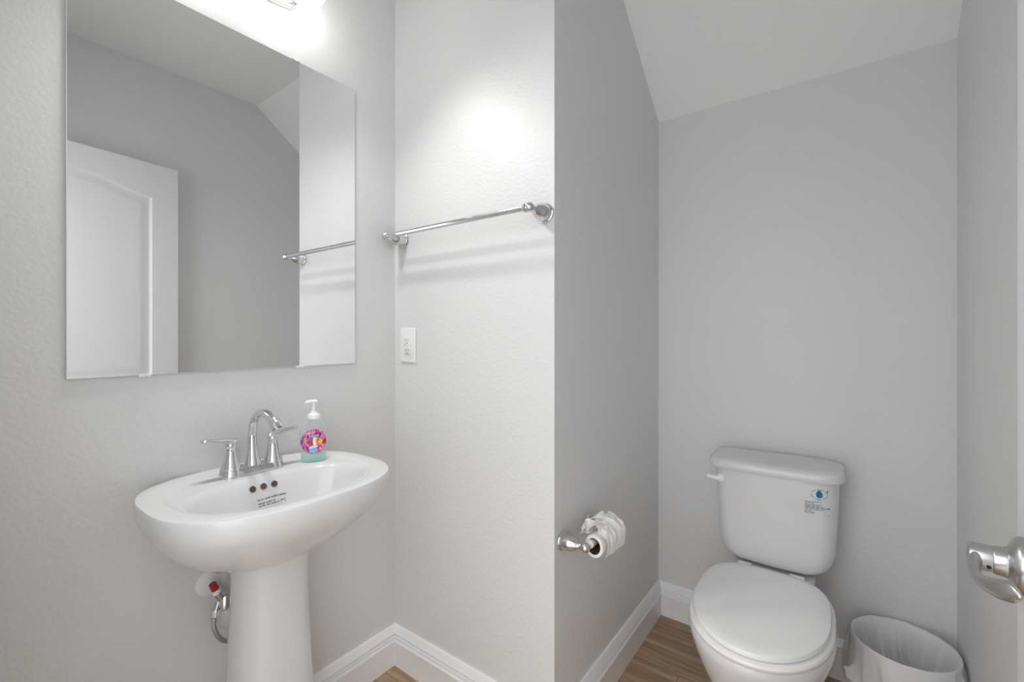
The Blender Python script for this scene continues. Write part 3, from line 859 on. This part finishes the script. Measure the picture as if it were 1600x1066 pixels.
# seat ring and lid
bm = bmesh.new()
loft(bm, [tring(0.3785, 1.216, 1.690, 0.1745, 2.1, 4.0), tring(0.3795, 1.212, 1.693, 0.1785, 2.1, 4.0), tring(0.386, 1.210, 1.694, 0.1795, 2.1, 4.0), tring(0.3910, 1.213, 1.691, 0.1770, 2.1, 4.0), tring(0.3935, 1.220, 1.684, 0.170, 2.1, 4.0), tring(0.3938, 1.235, 1.67, 0.155, 2.1, 4.0)])
obj('seat', shift(bm, toi.location), M_seat, toi, 35)
bm = bmesh.new()
loft(bm, [tring(0.3968, 1.240, 1.680, 0.1520, 2.05, 3.4), tring(0.3966, 1.2245, 1.694, 0.1675, 2.05, 3.4), tring(0.3975, 1.2222, 1.696, 0.1698, 2.05, 3.4), tring(0.404, 1.2215, 1.697, 0.1705, 2.05, 3.4), tring(0.4095, 1.2240, 1.695, 0.1685, 2.05, 3.4),
          tring(0.4125, 1.231, 1.690, 0.1625, 2.05, 3.4), tring(0.4140, 1.255, 1.672, 0.142, 2.05, 3.2), tring(0.4155, 1.33, 1.60, 0.085, 2.05, 2.6), tring(0.4160, 1.42, 1.52, 0.03, 2, 2)])
obj('lid', shift(bm, toi.location), M_seat, toi, 35)
for s in (-1, 1):
    bm = bmesh.new(); box(bm, (TX + s * 0.075 - 0.022, 1.682, 0.392), (TX + s * 0.075 + 0.022, 1.715, 0.4095), 0.006, 3)
    obj('hinge', shift(bm, toi.location), M_seat, toi)
# tank
bm = bmesh.new()
YT = 1.905
tr = []
for z, hw, yf, r in [(0.404, 0.108, 1.745, 0.03), (0.407, 0.126, 1.738, 0.04), (0.414, 0.142, 1.733, 0.045), (0.428, 0.157, 1.729, 0.048), (0.450, 0.167, 1.727, 0.05), (0.485, 0.1735, 1.725, 0.05),
                     (0.56, 0.1775, 1.723, 0.05), (0.64, 0.1805, 1.721, 0.05), (0.722, 0.183, 1.719, 0.05)]:
    tr.append(rrect(TX + 0.003 - hw, TX + 0.003 + hw, yf, YT, z, r, 8, 0.010))
loft(bm, tr)
bmesh.ops.recalc_face_normals(bm, faces=bm.faces); bm.normal_update()
bvh_tank = BVHTree.FromBMesh(bm)
tank = obj('tank', shift(bm, toi.location), M_porc, toi, 35)
bm = bmesh.new()
lr = []
for z, hw, yf, yb, r in [(0.7165, 0.188, 1.714, 1.906, 0.050), (0.7175, 0.196, 1.704, 1.909, 0.054), (0.722, 0.1990, 1.7015, 1.910, 0.056), (0.736, 0.1985, 1.7020, 1.910, 0.056), (0.7450, 0.1955, 1.7060, 1.9085, 0.054),
                         (0.7505, 0.1880, 1.7150, 1.904, 0.05), (0.7530, 0.174, 1.731, 1.892, 0.045), (0.7545, 0.12, 1.77, 1.86, 0.03)]:
    lr.append(rrect(TX + 0.0005 - hw, TX + 0.0005 + hw, yf, yb, z, r, 8, 0.010))
loft(bm, lr)
obj('tank_lid', shift(bm, toi.location), M_porc, toi, 35)
# flush lever
def on_tank(x, z, lift=0.0):
    hit, nrm, *_ = bvh_tank.ray_cast(Vector((x, 1.6, z)), Vector((0, 1, 0)))
    return hit + Vector((0, -1, 0)) * lift
c = on_tank(-0.3555, 0.676)
bm = bmesh.new()
lathe(bm, [(0.0150, -0.004), (0.0150, 0.003), (0.0130, 0.008), (0.0080, 0.0105), (0.0, 0.011)], c, (0, -1, 0), 28)
ctl = [((c.x + 0.004, c.y - 0.0100, c.z), 0.0050), ((c.x - 0.010, c.y - 0.0145, c.z + 0.001), 0.0080), ((c.x - 0.024, c.y - 0.0150, c.z + 0.0025), 0.0072), ((c.x - 0.040, c.y - 0.0130, c.z + 0.0040), 0.0076), ((c.x - 0.0455, c.y - 0.0120, c.z + 0.0042), 0.0030)]
full = bez([(*p, r) for p, r in ctl], 6)
tube(bm, [v[:3] for v in full], 0, 18, flat=[(max(0.0008, v[3] * 0.7), max(0.0008, v[3])) for v in full], upv=(0, 0, 1))
obj('flush_lever', shift(bm, toi.location), M_plast, toi, 40)
# printed marks on the tank
def tank_fn(o, ux, uz, a, b): return on_tank(o[0] + a, o[1] + b - 0.0 * a, 0.0005)
bm = bmesh.new()
for k, (x, z, ln, h_) in enumerate([(-0.1045, 0.6500, 0.026, 0.0038), (-0.1030, 0.6440, 0.044, 0.0030), (-0.1050, 0.6385, 0.052, 0.0036), (-0.1050, 0.6335, 0.063, 0.0036), (-0.1050, 0.6285, 0.050, 0.0034), (-0.1055, 0.6215, 0.022, 0.0034), (-0.1055, 0.6165, 0.027, 0.0034)]):
    words(bm, (x, z), 0, 0, ln, h_, tank_fn, 20 + k)
obj('printed_notice', shift(bm, toi.location), M_grey_ink, tank, 0)
bm = bmesh.new()
for (a, b), (c_, d) in (((-0.0540, 0.6210), (-0.0400, 0.6120)), ((-0.0400, 0.6210), (-0.0400, 0.6090)), ((-0.0545, 0.6150), (-0.0515, 0.6120)), ((-0.0490, 0.6195), (-0.0430, 0.6100))):
    k = 0.0006
    bm.faces.new([bm.verts.new(on_tank(x, z, 0.0005)) for x, z in ((a, b - k), (c_ + 0.0005, d - k), (c_ + 0.0005, d + k), (a - 0.0005, b + k))])
obj('printed_mark', shift(bm, toi.location), M_grey_ink, tank, 0)
def tank_poly(name, m, polys, lift):
    bm = bmesh.new()
    for poly in polys:
        bm.faces.new([bm.verts.new(on_tank(x, z, lift)) for x, z in poly])
    return obj(name, shift(bm, toi.location), m, tank, 0)
ex, ez = -0.0660, 0.6790
def lens(w, h_, n=16):
    up = [(ex - w + 2 * w * i / n, ez + h_ * (1 - abs(2 * i / n - 1) ** 1.7)) for i in range(n + 1)]
    dn = [(ex + w - 2 * w * i / n, ez - h_ * (1 - abs(2 * i / n - 1) ** 1.7)) for i in range(1, n)]
    return up + dn
def drop(side):
    pts = []
    for i in range(13):
        t = PI * i / 12
        rr = 0.0088
        x = rr * math.sin(t); z = -0.002 - rr * -math.cos(t) * 1.0
        z = -0.0022 + rr * math.cos(t) * (1.0 if t > PI / 2 else 1.85)
        if t < PI / 2: x = rr * math.sin(t) ** 1.45
        pts.append((ex + side * x, ez + z))
    return pts
tank_poly('eye_logo', M_pale_ink, [lens(0.0205, 0.0145)], 0.0005)
tank_poly('drop_logo', M_blue_ink, [drop(-1)], 0.0009)
tank_poly('drop_half', M_green_ink, [drop(1)], 0.0009)
segs = []
for i in range(30):
    if i % 5 == 4: continue
    a0, a1 = 2 * PI * i / 30, 2 * PI * (i + 0.72) / 30
    segs.append([(ex + 0.0222 * math.cos(a0), ez + 0.0165 * math.sin(a0)), (ex + 0.0222 * math.cos(a1), ez + 0.0165 * math.sin(a1)),
                 (ex + 0.0196 * math.cos(a1), ez + 0.0140 * math.sin(a1)), (ex + 0.0196 * math.cos(a0), ez + 0.0140 * math.sin(a0))])
tank_poly('logo_ring_print', mat('slate_print', (0.20, 0.24, 0.33), 0.5), segs, 0.0007)
bm = bmesh.new(); words(bm, (ex - 0.0140, ez - 0.0265), 0, 0, 0.018, 0.0045, tank_fn, 41); words(bm, (ex - 0.0120, ez - 0.0215), 0, 0, 0.020, 0.0030, tank_fn, 43)
obj('logo_name_print', shift(bm, toi.location), M_sky_ink, tank, 0)
for x, z in ((-0.0455, 0.6905), (-0.0415, 0.6365)):
    c = on_tank(x, z)
    bm = bmesh.new(); lathe(bm, [(0.0024, 0), (0.0024, 0.0006)], c, (0, -1, 0), 14)
    obj('printed_dot', shift(bm, toi.location), M_black, tank)

# ------------------------------------------------------------------ waste bin and its liner
BX, BY, BZ, BR = 0.1385, 1.7705, 0.268, 0.125
bin_ = thing('waste_bin', 'small white round waste bin on the floor beside the toilet', 'waste bin', (BX, BY, 0))
bm = bmesh.new()
lathe(bm, [(0.001, 0.004), (0.094, 0.004), (0.0955, 0.010), (0.1175, BZ - 0.012), (0.1215, BZ - 0.004), (0.1235, BZ - 0.004), (0.1240, BZ - 0.010), (0.1205, BZ - 0.014), (0.0985, 0.004), (0.096, 0.0), (0.001, 0.0)], (BX, BY, 0), (0, 0, 1), 56)
obj('bin_body', shift(bm, bin_.location), M_plast, bin_, 40)
liner = thing('bin_liner', 'white plastic bag folded over the rim of the round waste bin', 'bin bag', (BX, BY, BZ))
bm = bmesh.new()
NA = 180
rows = []
#        radius, z, radial noise, vertical noise
prof = [(0.1345, BZ - 0.160, 0.022, 0.014), (0.1335, BZ - 0.135, 0.022, 0.006), (0.1325, BZ - 0.110, 0.021, 0.003), (0.1315, BZ - 0.085, 0.019, 0), (0.1305, BZ - 0.062, 0.016, 0), (0.1300, BZ - 0.042, 0.012, 0), (0.1292, BZ - 0.026, 0.008, 0),
        (0.1287, BZ - 0.014, 0.003, 0.001), (0.1275, BZ - 0.005, 0.0015, 0.002), (0.1255, BZ + 0.0010, 0.001, 0.002), (0.1225, BZ + 0.0010, 0.001, 0.002), (0.1180, BZ - 0.008, 0.004, 0.001), (0.1150, BZ - 0.025, 0.009, 0), (0.1125, BZ - 0.045, 0.014, 0), (0.1100, BZ - 0.065, 0.018, 0),
        (0.1075, BZ - 0.085, 0.021, 0), (0.1050, BZ - 0.105, 0.023, 0), (0.1020, BZ - 0.130, 0.024, 0), (0.098, BZ - 0.165, 0.024, 0.003), (0.090, BZ - 0.205, 0.02, 0.004), (0.072, BZ - 0.225, 0.012, 0.004), (0.040, BZ - 0.232, 0.004, 0.004), (0.003, BZ - 0.234, 0, 0)]
for k, (r, z, an, az) in enumerate(prof):
    row = []
    for i in range(NA):
        t = 2 * PI * i / NA
        # folds run down the film and drift sideways as they fall
        tw = t + (0.035 * k * math.sin(2 * t + 0.6) if k < 9 else 0.02 * k)
        c, s = math.cos(tw), math.sin(tw)
        ridge = lambda q, o_: 1 - 2 * abs(noise.noise(Vector((c * q + o_, s * q, k * 0.05))))
        f = 0.7 * max(0, ridge(2.6, 0.0)) ** 2.5 + 0.5 * max(0, ridge(5.3, 4.0)) ** 3 + 0.35 * max(0, ridge(10.5, 7.0)) ** 2 - 0.12
        g = noise.noise(Vector((c * 5 + 9, s * 5, k * 0.3)))
        c, s = math.cos(t), math.sin(t)
        if k < 9: rr = max(r - 0.003 + an * f, 0.1262)
        elif k < 11: rr = r + an * g
        else: rr = r - an * max(0.0, f)
        zz = z + az * g
        if k <= 4:                                   # folded corner that sticks out beside the toilet
            d = (t - R(212) + PI) % (2 * PI) - PI
            w = math.exp(-abs(d / 0.16) ** 1.2) * (1 - k / 5) ** 2
            rr += 0.040 * w; zz += 0.085 * w
        x, y = BX + rr * c, BY + rr * s
        x = min(x, XE - (0.002 if zz > 0.14 else 0.020)); y = min(y, YD - (0.003 if zz > 0.14 else 0.021))
        row.append((x, y, zz))
    rows.append(row)
loft(bm, rows, False, True)
obj('bag_film', shift(bm, liner.location), M_film, liner, 60)
